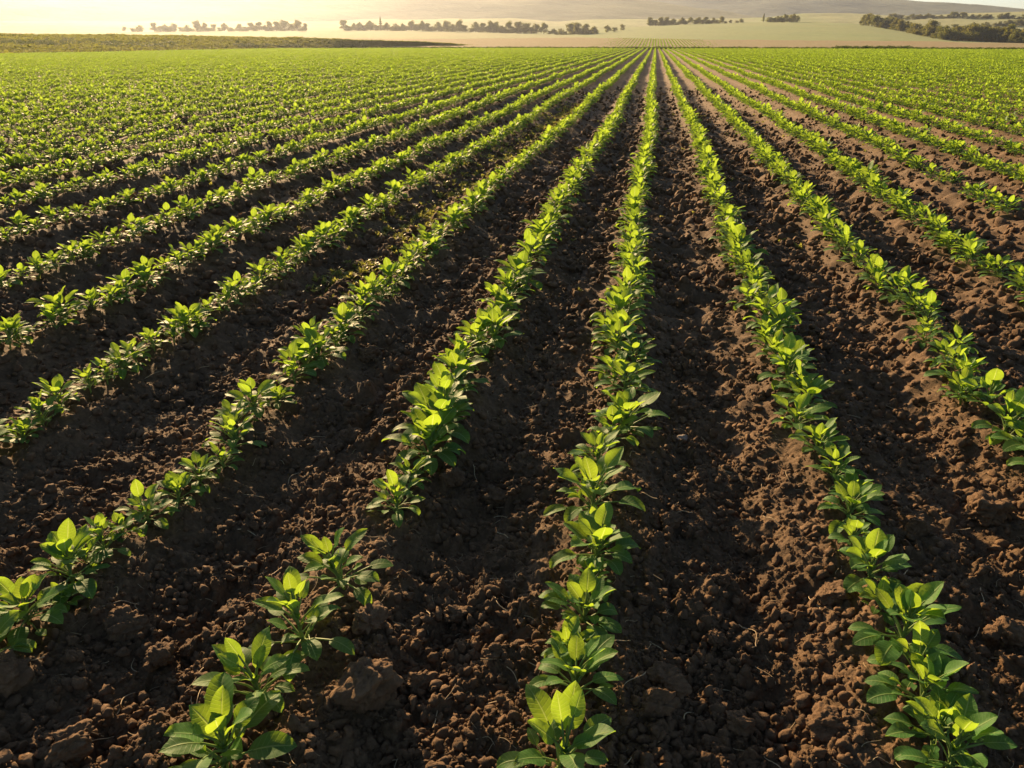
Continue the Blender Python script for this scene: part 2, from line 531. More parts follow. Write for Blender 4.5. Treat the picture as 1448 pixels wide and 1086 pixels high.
PX, PY, PK, EX = [], [], [], []
for k in _ks:
    x0 = ROWX[k]
    y = .55 + rng.uniform(0, .2)
    if k in FEET:
        for (px, py) in FEET[k]:
            p = hit(px, py, .06)
            if (k != -1 or py < 760 or py > 950) and y > 1.0 and .12 < p[1] - y < .3 and PK[-1] == k:
                PX.append((p[0] + PX[-1]) / 2 + rng.normal(0, .02)); PY.append((p[1] + PY[-1]) / 2); PK.append(k); EX.append(len(PX) - 1)
            PX.append(p[0]); PY.append(p[1]); PK.append(k)
            y = p[1]
        y += .03
    n = int((FIELD_END - y) / .1)
    ys = y + np.cumsum(np.clip(rng.normal(.125 if k > -2 else .112, .026, n), .075, .2))
    xs = x0 + drift(ys) + rng.normal(0, .022, n)
    az = np.arctan2(xs, ys); rr = np.hypot(xs, ys)
    gap = np.full(n, .025)
    if k == 4: gap = np.where((ys > 5) & (ys < 11), .3, .03)
    keep = (rr < np.minimum(crop_end_r(az), np.where(np.abs(az) < 9, FIELD_END / np.maximum(np.cos(az), .5), 0))) & (ys < FIELD_END) & (az > R(-58)) & (az < R(46)) & (rng.random(n) > gap)
    PX += list(xs[keep]); PY += list(ys[keep]); PK += [k] * int(keep.sum())
PX, PY, PK = np.array(PX), np.array(PY), np.array(PK)
PZ = field_h(PX, PY) + .004
NP = len(PX)
Psc = np.clip(rng.normal(.86, .12, NP), .58, 1.15)
Psc[EX] *= .7
Psc *= np.where((PK == -1) & (PY < 3), 1.13, 1)
Psc *= np.where(PK <= -2, np.interp(np.hypot(PX, PY), [2, 4, 9, 20], [.84, .86, .92, 1]), 1)
Psc *= 1 + .12 * noise(PX * .35, PY * .35, 77)
Pv = rng.integers(0, NV, NP)
Prot = np.stack([rng.normal(0, .07, NP), rng.normal(0, .07, NP), rng.uniform(0, 6.283, NP)], 1)
ix, iy, iz = project(np.stack([PX, PY, PZ + .1], 1))
vis = (iz > .3) & (ix > -40) & (ix < PW + 40) & (iy > 0) & (iy < PH + 50)
order = np.argsort(np.where(vis, iz, 1e9))
hero = order[:300]
hero_set = np.zeros(NP, bool); hero_set[hero] = True

ORD = 'first second third fourth fifth sixth seventh eighth ninth tenth eleventh twelfth thirteenth fourteenth fifteenth sixteenth seventeenth eighteenth nineteenth'.split()
TENS = {60: ('sixtieth', 'sixty'), 70: ('seventieth', 'seventy'), 20: ('twentieth', 'twenty'), 30: ('thirtieth', 'thirty'), 40: ('fortieth', 'forty'), 50: ('fiftieth', 'fifty')}


def ordinal(n):
    if n < 20: return ORD[n - 1]
    t, u = n // 10 * 10, n % 10
    return TENS[t][0] if u == 0 else TENS[t][1] + '-' + ORD[u - 1]


def row_name(k):
    if k == 0: return 'the middle row'
    return 'the %s row %s of middle' % (ORD[abs(k) - 1], 'right' if k > 0 else 'left')


LOOK = {'tall': 'upright-leaved', 'bushy': 'bushy', 'low': 'spreading'}
rank = {}
for k in sorted(set(PK[hero])):
    mem = [i for i in hero if PK[i] == k]
    mem.sort(key=lambda i: PY[i])
    for j, i in enumerate(mem): rank[i] = j + 1
for i in hero:
    k = PK[i]; v = int(Pv[i])
    if rank[i] <= 5 and k in (-2, -1, 0, 1) and KINDS[v] == 'low':
        v = (v + 1) % NV
    mf, ms, _ = SEED[v]
    e = bpy.data.objects.new('crop_seedling', None); COL.objects.link(e)
    e.empty_display_size = .05
    e.location = (PX[i], PY[i], PZ[i]); e.rotation_euler = tuple(Prot[i]); e.scale = (Psc[i] * 1.08, Psc[i] * 1.08, Psc[i] * .88)
    size = 'large ' if Psc[i] > .98 else ('small ' if Psc[i] < .62 else '')
    tag(e, '%s%s green seedling, %s from the near end of %s' % (size, LOOK[KINDS[v]], ordinal(rank[i]), row_name(k)),
        'seedling', 'crop seedlings growing in rows')
    link('foliage', mf, e); link('stem', ms, e)

rest = ~hero_set
seed_coll = asset([s[2] for s in SEED], 'seedling')
scatter('crop_rows', seed_coll, np.stack([PX, PY, PZ], 1)[rest], Prot[rest], Psc[rest][:, None] * np.array([1.08, 1.08, .88]), Pv[rest],
        'rows of green seedlings running on across the field to its far edge', 'crop rows', M_leaf)

# ------------------------------------------------------------------ ploughed soil
az = np.arange(R(-66), R(52), .0020)
r = [.55]
while r[-1] < 165: r.append(r[-1] + .0022 * r[-1] + .00026 * r[-1] ** 2)
r = np.array(r)
RR, AA = np.meshgrid(r, az, indexing='ij')
X, Y = RR * np.sin(AA), RR * np.cos(AA)
step = np.maximum(RR * .0020, .0022 * RR + .00026 * RR ** 2 * .7)
fade = np.clip((150 - RR) / 12, 0, 1)
Z = (field_h(X.ravel(), Y.ravel(), step.ravel()) * 1.0).reshape(X.shape) * fade - (1 - fade) * .5
me = mesh_from('ploughed_field', np.stack([X, Y, Z], -1).reshape(-1, 3), grid_faces(len(r), len(az))[:, ::-1], [M_soil])
tag(link('ploughed_field', me), kind='structure')

# crumbs of soil lying on it
def clod_mesh(seed, sub=3, rough=.32):
    import bmesh
    rs = np.random.default_rng(seed)
    bm = bmesh.new(); bmesh.ops.create_icosphere(bm, subdivisions=sub, radius=1.0)
    V = np.array([v.co for v in bm.verts]); Fc = np.array([[v.index for v in f.verts] for f in bm.faces]); bm.free()
    q = rs.uniform(0, 50, 3)
    # flattened facets: clip against random planes
    for _ in range(9):
        n = rs.normal(0, 1, 3); n /= np.linalg.norm(n); d = rs.uniform(.62, .92)
        ex = np.maximum(V @ n - d, 0)
        V = V - ex[:, None] * n * .85
    nn = V / np.linalg.norm(V, axis=1)[:, None]
    dsp = sum(a * (noise(nn[:, 0] * s + q[0], nn[:, 1] * s + q[1] + nn[:, 2] * s * .7, seed) + noise(nn[:, 2] * s + q[2], nn[:, 0] * s + q[0] - nn[:, 1] * s * .6, seed + 1))
              for s, a in ((1.3, rough * .5), (3.2, rough * .32), (7, rough * .2)))
    V = V * (1 + dsp[:, None])
    V = V * np.array([rs.uniform(.8, 1.2), rs.uniform(.8, 1.2), rs.uniform(.62, .9)])
    return V, Fc


crumbs = [mesh_from('crumb', *clod_mesh(500 + i, 2, .75), [M_clod]) for i in range(8)]
cr_coll = asset(crumbs, 'crumb')
n = 240000
rr = .7 * (24 / .7) ** (rng.random(n) ** .85)
aa = rng.uniform(R(-58), R(42), n)
cx, cy = rr * np.sin(aa), rr * np.cos(aa)
d, kk, tt = row_dist(cx, cy)
sz = .0026 * (1 - rng.random(n)) ** -.66
sz = np.clip(sz, .0026, .016) * np.clip(rr / 2.8, .8, 2.3)
keep = rng.random(n) < (.35 + .65 * np.clip(np.abs(d) / .2, 0, 1)) * (.6 + .5 * noise(cx * 2.2, cy * 2.2, 8))
cx, cy, sz, rr = cx[keep], cy[keep], sz[keep], rr[keep]
cz = field_h(cx, cy, np.maximum(.0024 * rr, .003)) + sz * .35
n = len(cx)
scatter('soil_crumbs', cr_coll, np.stack([cx, cy, cz], 1), rng.uniform(0, 6.28, (n, 3)), sz[:, None] * rng.uniform(.75, 1.3, (n, 3)), rng.integers(0, 8, n),
        'loose brown crumbs of soil strewn between the crop rows', 'soil crumbs', M_clod)

# the big clods, one by one (photo position, width in pixels, label)
CLODS = [
    (520, 992, 78, 'largest brown clod, low in the furrow left of the middle row'),
    (180, 893, 50, 'sunlit-topped clod in the furrow nearest the left front corner'),
    (228, 932, 40, 'dark round clod just right of the sunlit-topped clod near the left corner'),
    (521, 897, 44, 'rounded clod right of the first left row, above the largest clod'),
    (107, 1064, 52, 'broad dark clod at the bottom edge near the left corner'),
    (22, 978, 44, 'half-hidden grey-brown clod touching the left edge below the seedlings'),
    (272, 908, 30, 'small smooth clod up and right of the dark round clod'),
    (645, 866, 34, 'lone round clod halfway between the first left row and middle row'),
    (595, 963, 40, 'clod immediately right of the largest brown clod'),
    (590, 1036, 36, 'clod below the pair beside the largest clod, near the bottom edge'),
    (945, 748, 32, 'pointed clod just right of the middle row, topmost of that furrow'),
    (943, 972, 52, 'bulky clod right of the middle row with flat sunlit crown'),
    (926, 1016, 42, 'pale-topped clod tucked below the bulky clod beside the middle row'),
    (1020, 834, 26, 'small round clod alone in the furrow right of the middle row'),
    (1172, 866, 36, 'reddish round clod leaning against the first right row'),
    (1045, 1031, 38, 'smooth round clod on the dark furrow floor at the bottom'),
    (1163, 1046, 40, 'round clod near the bottom, left of the first right row'),
    (1393, 727, 48, 'wide dark clod in the furrow near the right edge'),
    (1296, 752, 32, 'low clod left of the wide dark clod near the right edge'),
    (704, 702, 38, 'knobbly clod left of the middle row, upper of two close together'),
    (640, 692, 34, 'rough clod left of the knobbly clod beside the middle row'),
    (497, 612, 32, 'flat-topped clod in the furrow between the first and second left rows'),
    (521, 506, 34, 'farthest lump of soil between the first and second left rows'),
    (755, 1042, 30, 'rounded clod at the foot of the nearest middle row seedling'),
    (1012, 905, 30, 'mid-sized clod up and right of the bulky clod'),
    (330, 866, 30, 'clod left of the foremost seedlings of the first left row'),
    (700, 940, 28, 'brown clod close on the left flank of the middle row'),
    (1420, 900, 40, 'dark clod at the right edge beside the first right row'),
    (905, 860, 26, 'little clod against the right flank of the middle row'),
    (1380, 600, 26, 'small clod under the leaves of the second right row'),
]
for i, (px, py, w, lb) in enumerate(CLODS):
    p = hit(px, py, .02)
    dist = np.linalg.norm(p - CP)
    s = w / F * dist * .49
    V, Fc = clod_mesh(900 + i, 5, .5)
    o = link('soil_clod', mesh_from('soil_clod', V, Fc, [M_clod]), loc=(p[0], p[1], float(field_h(np.array([p[0]]), np.array([p[1]]), np.array([.01]))[0]) + s * .5))
    o.rotation_euler = (rng.uniform(-.3, .3), rng.uniform(-.3, .3), rng.uniform(0, 6.28)); o.scale = (s,) * 3
    tag(o, lb, 'soil clod', 'large soil clods between the rows')
p = hit(966, 617, .02)
V, Fc = clod_mesh(990, 4, .25)
o = link('stone', mesh_from('stone', V, Fc, [M_pale]), loc=(p[0], p[1], float(field_h(p[0:1], p[1:2], np.array([.01]))[0]) + .008)); o.scale = (.022, .02, .016)
tag(o, 'small pale grey stone in the furrow right of the middle row', 'stone')

# straw and root bits
straws = []
for s in range(6):
    rs = np.random.default_rng(s); mb = MB(); t = np.linspace(-1, 1, 9)
    tube(mb, np.stack([t, .25 * np.sin(t * rs.uniform(1, 3) + rs.uniform(0, 3)), .12 * np.cos(t * rs.uniform(1, 4))], 1), np.linspace(.035, .02, 9), 5)
    straws.append(mesh_from('straw', *mb.get()[:2], [M_straw]))
n = 2600
rr = .9 * (13 / .9) ** (rng.random(n) ** .8); aa = rng.uniform(R(-52), R(36), n)
cx, cy = rr * np.sin(aa), rr * np.cos(aa)
sz = .006 + .035 * rng.random(n) ** 2.5
scatter('straw_bits', asset(straws, 'straw'), np.stack([cx, cy, field_h(cx, cy, .003 * rr) + .004], 1),
        np.stack([rng.normal(0, .25, n), rng.normal(0, .25, n), rng.uniform(0, 6.28, n)], 1), sz[:, None] * np.array([1, 1, 1]), rng.integers(0, 6, n),
        'thin dry straw and root bits scattered on the soil', 'straw', M_straw)


# weeds in one furrow
def tuft(seed, nb=9, h=1.0, w=.09):
    rs = np.random.default_rng(seed); mb = MB()
    for _ in range(nb):
        az, el = rs.uniform(0, 6.28), R(rs.uniform(25, 80)); L = h * rs.uniform(.5, 1.0)
        leaf_blade(mb, np.array([rs.normal(0, .12), rs.normal(0, .12), 0]), az, el, L, L * w * 2, R(rs.uniform(10, 60)), .3, rs, 2, 5)
    return mb.get()


weeds = [mesh_from('weed', *(lambda g: (g[0], g[1], [M_weed], g[2]))(tuft(40 + i, 10, 1.0, .16))) for i in range(4)]
n = 3000
t = rng.random(n)
cy = 3.6 + 14 * t ** 1.2
cx = (ROWX[-3] + ROWX[-2]) / 2 + drift(cy) + rng.normal(0, .11, n)
far = rng.random(n) < .12                  # a few stray ones in the other furrows
cx = np.where(far, rng.uniform(-6, 4, n), cx)
keep = far | (noise(cx * 3, cy * 1.6, 5) + .3 * (cy > 6) + rng.normal(0, .35, n) > .1)
cx, cy = cx[keep], cy[keep]; n = len(cx)
sz = rng.uniform(.02, .065, n)
scatter('furrow_weeds', asset(weeds, 'weed'), np.stack([cx, cy, field_h(cx, cy, .004 * cy)], 1), np.stack([0 * cx, 0 * cx, rng.uniform(0, 6.28, n)], 1),
        sz[:, None] * np.ones(3), rng.integers(0, 4, n), 'sparse yellowish weeds in the furrow between second and third left rows', 'weeds', M_weed)

# ------------------------------------------------------------------ land beyond the field
XS = np.linspace(-1500, 2900, 441)


class Band:
    """A sheet of land: rises from a front line to a crest, then falls away behind it."""

    def __init__(s, name, front, crest, mat, rough=0, shape=1.0, drop=12, nt=60, back=1.35):
        s.front, s.crest, s.shape = front, crest, shape
        s.rough, s.seed = rough, len(name)
        ts = np.concatenate([np.linspace(0, 1, nt), np.linspace(1, 2, 16)[1:]])
        G = []
        for t in ts:
            P = np.stack([s.pt(x, min(t, 1)) for x in XS])
            if t > 1:
                u = t - 1
                P[:, :2] *= 1 + (back - 1) * u
                P[:, 2] -= drop * u ** 1.6
            G.append(P)
        G = np.array(G)
        if rough:
            G[:, :, 2] += s.bumps(G[:, :, 0], G[:, :, 1])
        me = mesh_from(name, G.reshape(-1, 3), grid_faces(len(ts), len(XS))[:, ::-1], [mat])
        s.o = tag(link(name, me), kind='structure')

    def bumps(s, x, y):
        q = s.rough
        return q * fbm(x / (q * 60), y / (q * 60), s.seed, 4)

    def pt(s, x, t):
        fx, fy, fr = zip(*s.front); a = at(x, 58, 1.0)
        zf = np.interp(x, fx, fy); rf = np.interp(x, fx, fr)
        kx, ky, kr = zip(*s.crest)
        rc = np.interp(x, kx, kr)
        k = at(x, np.interp(x, kx, ky), rc)
        d = a[:2] / np.linalg.norm(a[:2])
        rr = rf + (rc - rf) * t
        e = t ** s.shape
        e = e * (1 - .25) + .25 * (3 * t * t - 2 * t ** 3)
        return np.array([d[0] * rr, d[1] * rr, zf + (k[2] - zf) * e])

    def on(s, x, y):
        """Point of the sheet that the photo shows at pixel (x, y)."""
        best = None
        for t in np.linspace(0, 1, 60):
            P = s.pt(x, t)
            yy = project(P)[1][0]
            if best is None or abs(yy - y) < best[0]: best = (abs(yy - y), P)
        P = best[1].copy()
        if s.rough: P[2] += float(s.bumps(P[0:1], P[1:2])[0])
        return P




G_olive = land_mat('bank_crop', [(.075, .085, .018), (.11, .11, .022), (.085, .10, .02)], .05, 2.2, (1, .35, 1), .8, .25)
G_far = land_mat('stubble', [(.16, .095, .055), (.15, .11, .055), (.17, .13, .06)], .02, 1.6, (1, .4, 1), .5, .2)
G_valley = land_mat('pasture', [(.105, .14, .05), (.14, .15, .06), (.10, .135, .045)], .008, .5, (1, .6, 1), .3, .3)
G_wheat = land_mat('pale_stubble', [(.22, .18, .10), (.27, .22, .13), (.21, .175, .10)], .01, .4, (1, 1, 1), .2, .3)
G_roll = land_mat('rolling_grass', [(.075, .14, .042), (.115, .155, .05), (.08, .145, .046)], .006, .35, (1, 1, 1), .25, .3)
G_side = land_mat('hill_grass', [(.08, .13, .045), (.14, .18, .065), (.19, .20, .09), (.09, .15, .05)], .006, .15, (1, .5, 1), .4, .6)
G_mtn = land_mat('moorland', [(.05, .078, .075), (.075, .10, .09), (.062, .088, .082)], .003, .03, (1, 1, 1), .6, 6)
G_spur = land_mat('wooded_moor', [(.028, .045, .03), (.06, .075, .045), (.04, .055, .035)], .004, .05, (1, 1, 1), .6, 4)
G_base = land_mat('ground', [(.11, .12, .05), (.14, .14, .06), (.12, .13, .05)], .01, .3)




# front: (photo x, height z, distance); crest: (photo x, photo y, distance)
bank_front = []
for (px, py) in [(-1500, 100), (-900, 92), (-500, 87), (-200, 82), (0, 78.5), (150, 76), (300, 72), (400, 70), (560, 67.6), (720, 67.2)]:
    q = hit(px, py); bank_front.append((px, -.04, math.hypot(q[0], q[1])))
bank_front += [(2900, -.04, 150)]
B_bank = Band('grass_bank', bank_front,
              [(-1500, 41, 120), (-600, 46, 125), (0, 49.5, 130), (150, 50.3, 135), (300, 52, 145), (450, 55, 160), (600, 60.3, 175), (690, 66, 180), (740, 72, 180), (900, 110, 180), (2900, 200, 180)],
              G_olive, .12, .8, 3)
B_far = Band('far_field', [(-1500, -.3, 146), (2900, -.3, 146)],
             [(-1500, 52, 230), (300, 53, 230), (600, 55, 230), (820, 53.2, 235), (890, 54, 235), (1000, 56, 235), (1150, 57, 235), (1300, 58.2, 235), (1448, 61.2, 235), (2900, 62, 235)],
             G_far, .1, 1.0, 4)
B_val = Band('valley_pasture', [(-1500, -1, 250), (2900, -1, 250)],
             [(-1500, 47, 520), (0, 47.5, 520), (200, 45.3, 520), (430, 43.6, 520), (500, 43, 520), (600, 44, 520), (750, 47.5, 500), (850, 51, 480), (960, 55, 460), (1100, 60, 460), (2900, 70, 460)],
             G_valley, .25, 1.0, 6)
B_wheat = Band('stubble_field', [(-1500, 1, 540), (2900, 1, 540)],
               [(-1500, 37, 680), (-100, 36, 680), (0, 35, 680), (75, 34, 680), (130, 36, 680), (190, 38.5, 680), (235, 43.5, 680), (320, 47, 680), (2900, 60, 680)],
               G_wheat, .2, 1.0, 8)
B_roll = Band('rolling_hill', [(-1500, -1, 300), (2900, -1, 300)],
              [(-1500, 60, 600), (600, 56, 600), (720, 50, 600), (790, 45, 600), (850, 41.5, 600), (900, 38, 600), (960, 34.8, 600), (1010, 33, 600), (1080, 31, 600), (1140, 31, 600), (1200, 33, 590), (1240, 37, 570), (1290, 46, 520), (1320, 52.5, 480), (1350, 57, 450), (1448, 61.5, 420), (2900, 64, 420)],
              G_roll, .2, .9, 14)
B_side = Band('hillside', [(-1500, 0, 630), (2900, 0, 630)],
              [(-1500, 26, 960), (300, 30, 960), (420, 30, 960), (530, 28, 960), (640, 26.5, 960), (690, 26, 960), (720, 25, 960), (790, 30, 960), (850, 27, 960), (930, 26, 960), (1040, 27, 960), (1090, 23, 960), (1130, 19.5, 960), (1180, 19.3, 960), (1280, 21.5, 960), (1350, 19.5, 960), (1448, 16.5, 960), (2900, 8, 960)],
              G_side, 1.2, 1.0, 25)
B_mt1 = Band('hills', [(-1500, 5, 1000), (2900, 5, 1000)],
             [(-1500, -20, 1400), (0, -16, 1400), (300, -16, 1400), (700, -12, 1400), (850, -5, 1400), (930, 4, 1400), (1000, 13, 1350), (1050, 20, 1320), (1100, 28, 1300), (1300, 40, 1250), (2900, 60, 1250)],
             G_spur, 2.5, 1.1, 40)
B_mt2 = Band('mountains', [(-1500, 8, 1420), (2900, 8, 1420)],
             [(-1500, -8, 1850), (600, -10, 1850), (900, -14, 1850), (1100, -12, 1850), (1200, -5, 1850), (1230, -2, 1850), (1290, 2.5, 1850), (1370, 7.5, 1850), (1448, 15.5, 1850), (1600, 24, 1850), (2900, 34, 1850)],
             G_mtn, 2.5, 1.1, 60)

nr_, na_ = 60, 120
rb = np.concatenate([[0], np.geomspace(5, 3300, nr_ - 1)])
ab = np.linspace(0, 2 * math.pi, na_ + 1)
RB, AB = np.meshgrid(rb, ab, indexing='ij')
me = mesh_from('ground', np.stack([RB * np.sin(AB), RB * np.cos(AB), -6 + 0 * RB], -1).reshape(-1, 3), grid_faces(nr_, na_ + 1)[:, ::-1], [G_base])
tag(link('ground', me), kind='structure')

# crop rows going on over the next field
PX2, PY2 = [], []
for k in range(-30, 31):
    ys = np.arange(150, 232, .4) + rng.uniform(0, .4)
    PX2 += list(ROWX[k] + drift(ys) + rng.normal(0, .05, len(ys))); PY2 += list(ys)
PX2, PY2 = np.array(PX2), np.array(PY2)
# height of the far field sheet under each plant
tt = np.clip((np.hypot(PX2, PY2) - 146) / (235 - 146), 0, 1)
ipx = project(np.stack([PX2, PY2, 0 * PX2 + CAM_H], 1))[0]
zz = np.empty(len(PX2))
for xx in np.unique(np.round(ipx)):
    m = np.round(ipx) == xx
    z_ = [B_far.pt(xx, t)[2] for t in np.linspace(0, 1, 20)]
    zz[m] = np.interp(tt[m], np.linspace(0, 1, 20), z_)
zz += B_far.bumps(PX2, PY2)
keep = rng.random(len(PX2)) < np.clip(1.1 - np.abs(PX2 - 1) / 13, 0, 1) ** 1.5
PX2, PY2, zz = PX2[keep], PY2[keep], zz[keep]; n = len(PX2)
scatter('far_crop_rows', seed_coll, np.stack([PX2, PY2, zz], 1), np.stack([0 * zz, 0 * zz, rng.uniform(0, 6.28, n)], 1), np.ones((n, 3)) * np.array([.85, 1.5, .7]), rng.integers(0, NV, n),
        'thin crop rows climbing the next field beyond the dark margin', 'crop rows', M_leaf)


# scrub clumps: margin, bank
def clump(seed, nl=260, size=.16, flat=.7, mat=None):
    rs = np.random.default_rng(seed); mb = MB()
    cen = rs.normal(0, .42, (6, 3)) * [1, 1, .45] + [0, 0, .42]
    rad = rs.uniform(.3, .55, 6)
    for _ in range(nl):
        c = rs.integers(0, 6); d = rs.normal(0, 1, 3); d /= np.linalg.norm(d)
        p = cen[c] + d * rad[c] * rs.uniform(.55, 1.05) * np.array([1, 1, flat])
        p[2] = max(p[2], .02)
        a, b = rs.normal(0, 1, 3), rs.normal(0, 1, 3)
        a /= np.linalg.norm(a); b = b - a * (a @ b); b /= np.linalg.norm(b)
        s = size * rs.uniform(.5, 1.1)
        mb.add([p - a * s * .5, p + b * s * .4, p + a * s * .6, p - b * s * .4], [(0, 1, 2, 3)])
    V, Fc, _ = mb.get()
    return V, Fc


scrubs = [mesh_from('scrub', *clump(70 + i), [M_scrub], smooth=False) for i in range(5)]
scrub_coll = asset(scrubs, 'scrub')
P, S = [], []
for _ in range(2600):                      # the dark strip along the far end of the crop
    px = rng.uniform(520, 1700)
    if px > 1060 and rng.random() < .25: continue
    q = at(px, 58, rng.uniform(140.5, 146)); s = rng.uniform(.2, .42) * (1.4 if 1180 < px < 1290 else 1)
    P.append((q[0], q[1], -.02)); S.append((s * 1.6, s * 1.6, s * 1.2))
for _ in range(900):                       # foot of the bank
    px = rng.uniform(-300, 620); t = rng.uniform(.0, .035); q = B_bank.pt(px, t)
    s = rng.uniform(.16, .34); P.append((q[0], q[1], q[2] - .05)); S.append((s * 1.8, s * 1.8, s))
for _ in range(2400):                      # dark hedge band half way up the bank
    px = rng.uniform(-250, 420); mid = np.interp(px, [-250, 0, 90, 180, 300, 420], [.42, .47, .5, .38, .36, .22]); sp_ = np.interp(px, [-250, 0, 300, 420], [.05, .07, .09, .03])
    if noise(np.array([px * .012]), np.array([3.3]), 4)[0] < -.18: continue
    q = B_bank.pt(px, np.clip(mid + rng.normal(0, sp_), .05, .95))
    s = rng.uniform(.2, .55); P.append((q[0], q[1], q[2] - .05)); S.append((s * 1.6, s * 1.6, s * .8))
P, S = np.array(P), np.array(S); n = len(P)
scatter('scrub', scrub_coll, P, np.stack([np.zeros(n), np.zeros(n), rng.uniform(0, 6.28, n)], 1), S, rng.integers(0, 5, n),
        'dark rough scrub along the field margin and across the grassy bank', 'scrub', M_scrub)
# crop standing on the bank
grs = [mesh_from('grass', *(lambda g: (g[0], g[1], [M_bank], g[2]))(tuft(60 + i, 14, 1.0, .14))) for i in range(4)]
P = []
while len(P) < 16000:
    px = rng.uniform(-350, 690); t = rng.random() ** .8
    q = B_bank.pt(px, t); P.append((q[0], q[1], q[2] - .03))
P = np.array(P); n = len(P)
P[:, 2] += B_bank.bumps(P[:, 0], P[:, 1])
s = rng.uniform(.25, .5, n)
scatter('bank_crop', asset(grs, 'grass'), P, np.stack([np.zeros(n), np.zeros(n), rng.uniform(0, 6.28, n)], 1), np.stack([s * 1.3, s * 1.3, s], 1), rng.integers(0, 4, n),
        'tall olive green crop covering the low bank on the left', 'crop', M_leaf)


# ------------------------------------------------------------------ trees
def tree_meshes(seed, kind):
    rs = np.random.default_rng(seed); tr = MB(); cr = MB()
    if kind == 'conifer':
        tube(tr, [(0, 0, -.05), (0, 0, .5), (0, 0, .97)], [.03, .02, .004], 7)
        for _ in range(1100):
            h = rs.uniform(.12, 1); rad = .24 * (1 - h) ** .8 * (.6 + .4 * math.sin(h * 40)) + .01
            a = rs.uniform(0, 6.28); rr_ = rad * math.sqrt(rs.random())
            p = np.array([rr_ * math.cos(a), rr_ * math.sin(a), h]); s = .045
            u, w = rs.normal(0, 1, 3), rs.normal(0, 1, 3); u /= np.linalg.norm(u); w = w - u * (u @ w); w /= np.linalg.norm(w)
            cr.add([p - u * s * .6, p + w * s * .4, p + u * s * .6, p - w * s * .4], [(0, 1, 2, 3)])
    else:
        wid = {'round': .5, 'tall': .3, 'bush': .66}[kind]; lo = {'round': .10, 'tall': .1, 'bush': .0}[kind]
        ht = .4 if kind != 'bush' else .2
        tube(tr, [(0, 0, -.06), (.01, 0, ht * .5), (rs.uniform(-.02, .02), .01, ht), (rs.uniform(-.04, .04), 0, .75)], [.035, .028, .022, .006], 7)
        nlb = 12
        cen = []
        for i in range(nlb):
            h = lo + (1 - lo) * rs.uniform(.12, .86); env = math.sin(math.pi * min(max((h - lo) / (1 - lo), .05), .97) ** .75) ** .6
            a = i * 2.4 + rs.uniform(-.4, .4); rr_ = wid * env * rs.uniform(.35, .7)
            c = np.array([rr_ * math.cos(a), rr_ * math.sin(a), h]); cen.append((c, rs.uniform(.15, .23) * (1.15 if kind == 'bush' else 1)))
            tube(tr, [(0, 0, ht * rs.uniform(.5, 1)), c * [.55, .55, 1] - [0, 0, .05], c], [.016, .01, .004], 5)
        cen.append((np.array([0, 0, .83]), .15)); cen.append((np.array([0, 0, .55]), .2))
        for _ in range(2200):
            c, rad = cen[rs.integers(0, len(cen))]
            d = rs.normal(0, 1, 3); d /= np.linalg.norm(d)
            p = c + d * rad * rs.uniform(.4, 1.12) * [1, 1, .85]
            u, w = rs.normal(0, 1, 3), rs.normal(0, 1, 3); u /= np.linalg.norm(u); w = w - u * (u @ w); w /= np.linalg.norm(w)
            s = rs.uniform(.04, .075)
            cr.add([p - u * s * .6, p + w * s * .45, p + u * s * .6, p - w * s * .45], [(0, 1, 2, 3)])
    return mesh_from('trunk', *tr.get()[:2], [M_bark]), mesh_from('crown', *cr.get()[:2], [M_tree], smooth=False)


TREES = {'round': [tree_meshes(10 + i, 'round') for i in range(4)], 'tall': [tree_meshes(20 + i, 'tall') for i in range(3)],
         'bush': [tree_meshes(30 + i, 'bush') for i in range(4)], 'conifer': [tree_meshes(40, 'conifer')]}


def plant_tree(band, px, py, hpx, kind, label, group, wide=1.0):
    q = band.on(px, py)
    dist = np.linalg.norm(q - CP)
    s = hpx / F * math.cos(TH) * dist * 1.12
    ms = TREES[kind][rng.integers(0, len(TREES[kind]))]
    e = bpy.data.objects.new({'bush': 'hedge_bush', 'conifer': 'conifer_tree'}.get(kind, 'tree'), None); COL.objects.link(e)
    e.location = q; e.scale = (s * wide, s * wide, s); e.rotation_euler = (0, 0, rng.uniform(0, 6.28))
    tag(e, label, 'bush' if kind == 'bush' else 'tree', group)
    link('trunk', ms[0], e); link('crown', ms[1], e)


def tree_line(name, group, items, band, fill=True):
    items = sorted(items, key=lambda t: t[0])
    more = []
    for a, b in zip(items, items[1:]):
        if fill and 5 < b[0] - a[0] < 22 and rng.random() < .95:
            more.append(((a[0] + b[0]) / 2 + rng.uniform(-1.5, 1.5), (a[1] + b[1]) / 2 + .1, min(a[2], b[2]) * rng.uniform(.5, .75), 'bush', rng.uniform(1.5, 2.3)))
    items = sorted(items + more, key=lambda t: t[0])
    for j, (px, py, hp, kind, wd) in enumerate(items):
        noun = {'round': 'round-crowned tree', 'tall': 'narrow tree', 'bush': 'low bush', 'conifer': 'pointed conifer'}[kind]
        plant_tree(band, px, py, hp, kind, '%s, %s from the left in %s' % (noun, ordinal(j + 1), name), group, wd)


def jit(lst, dy=.3): return [(x + rng.uniform(-2, 2), y + rng.uniform(-dy, dy), h * rng.uniform(.9, 1.12), k, w) for x, y, h, k, w in lst]


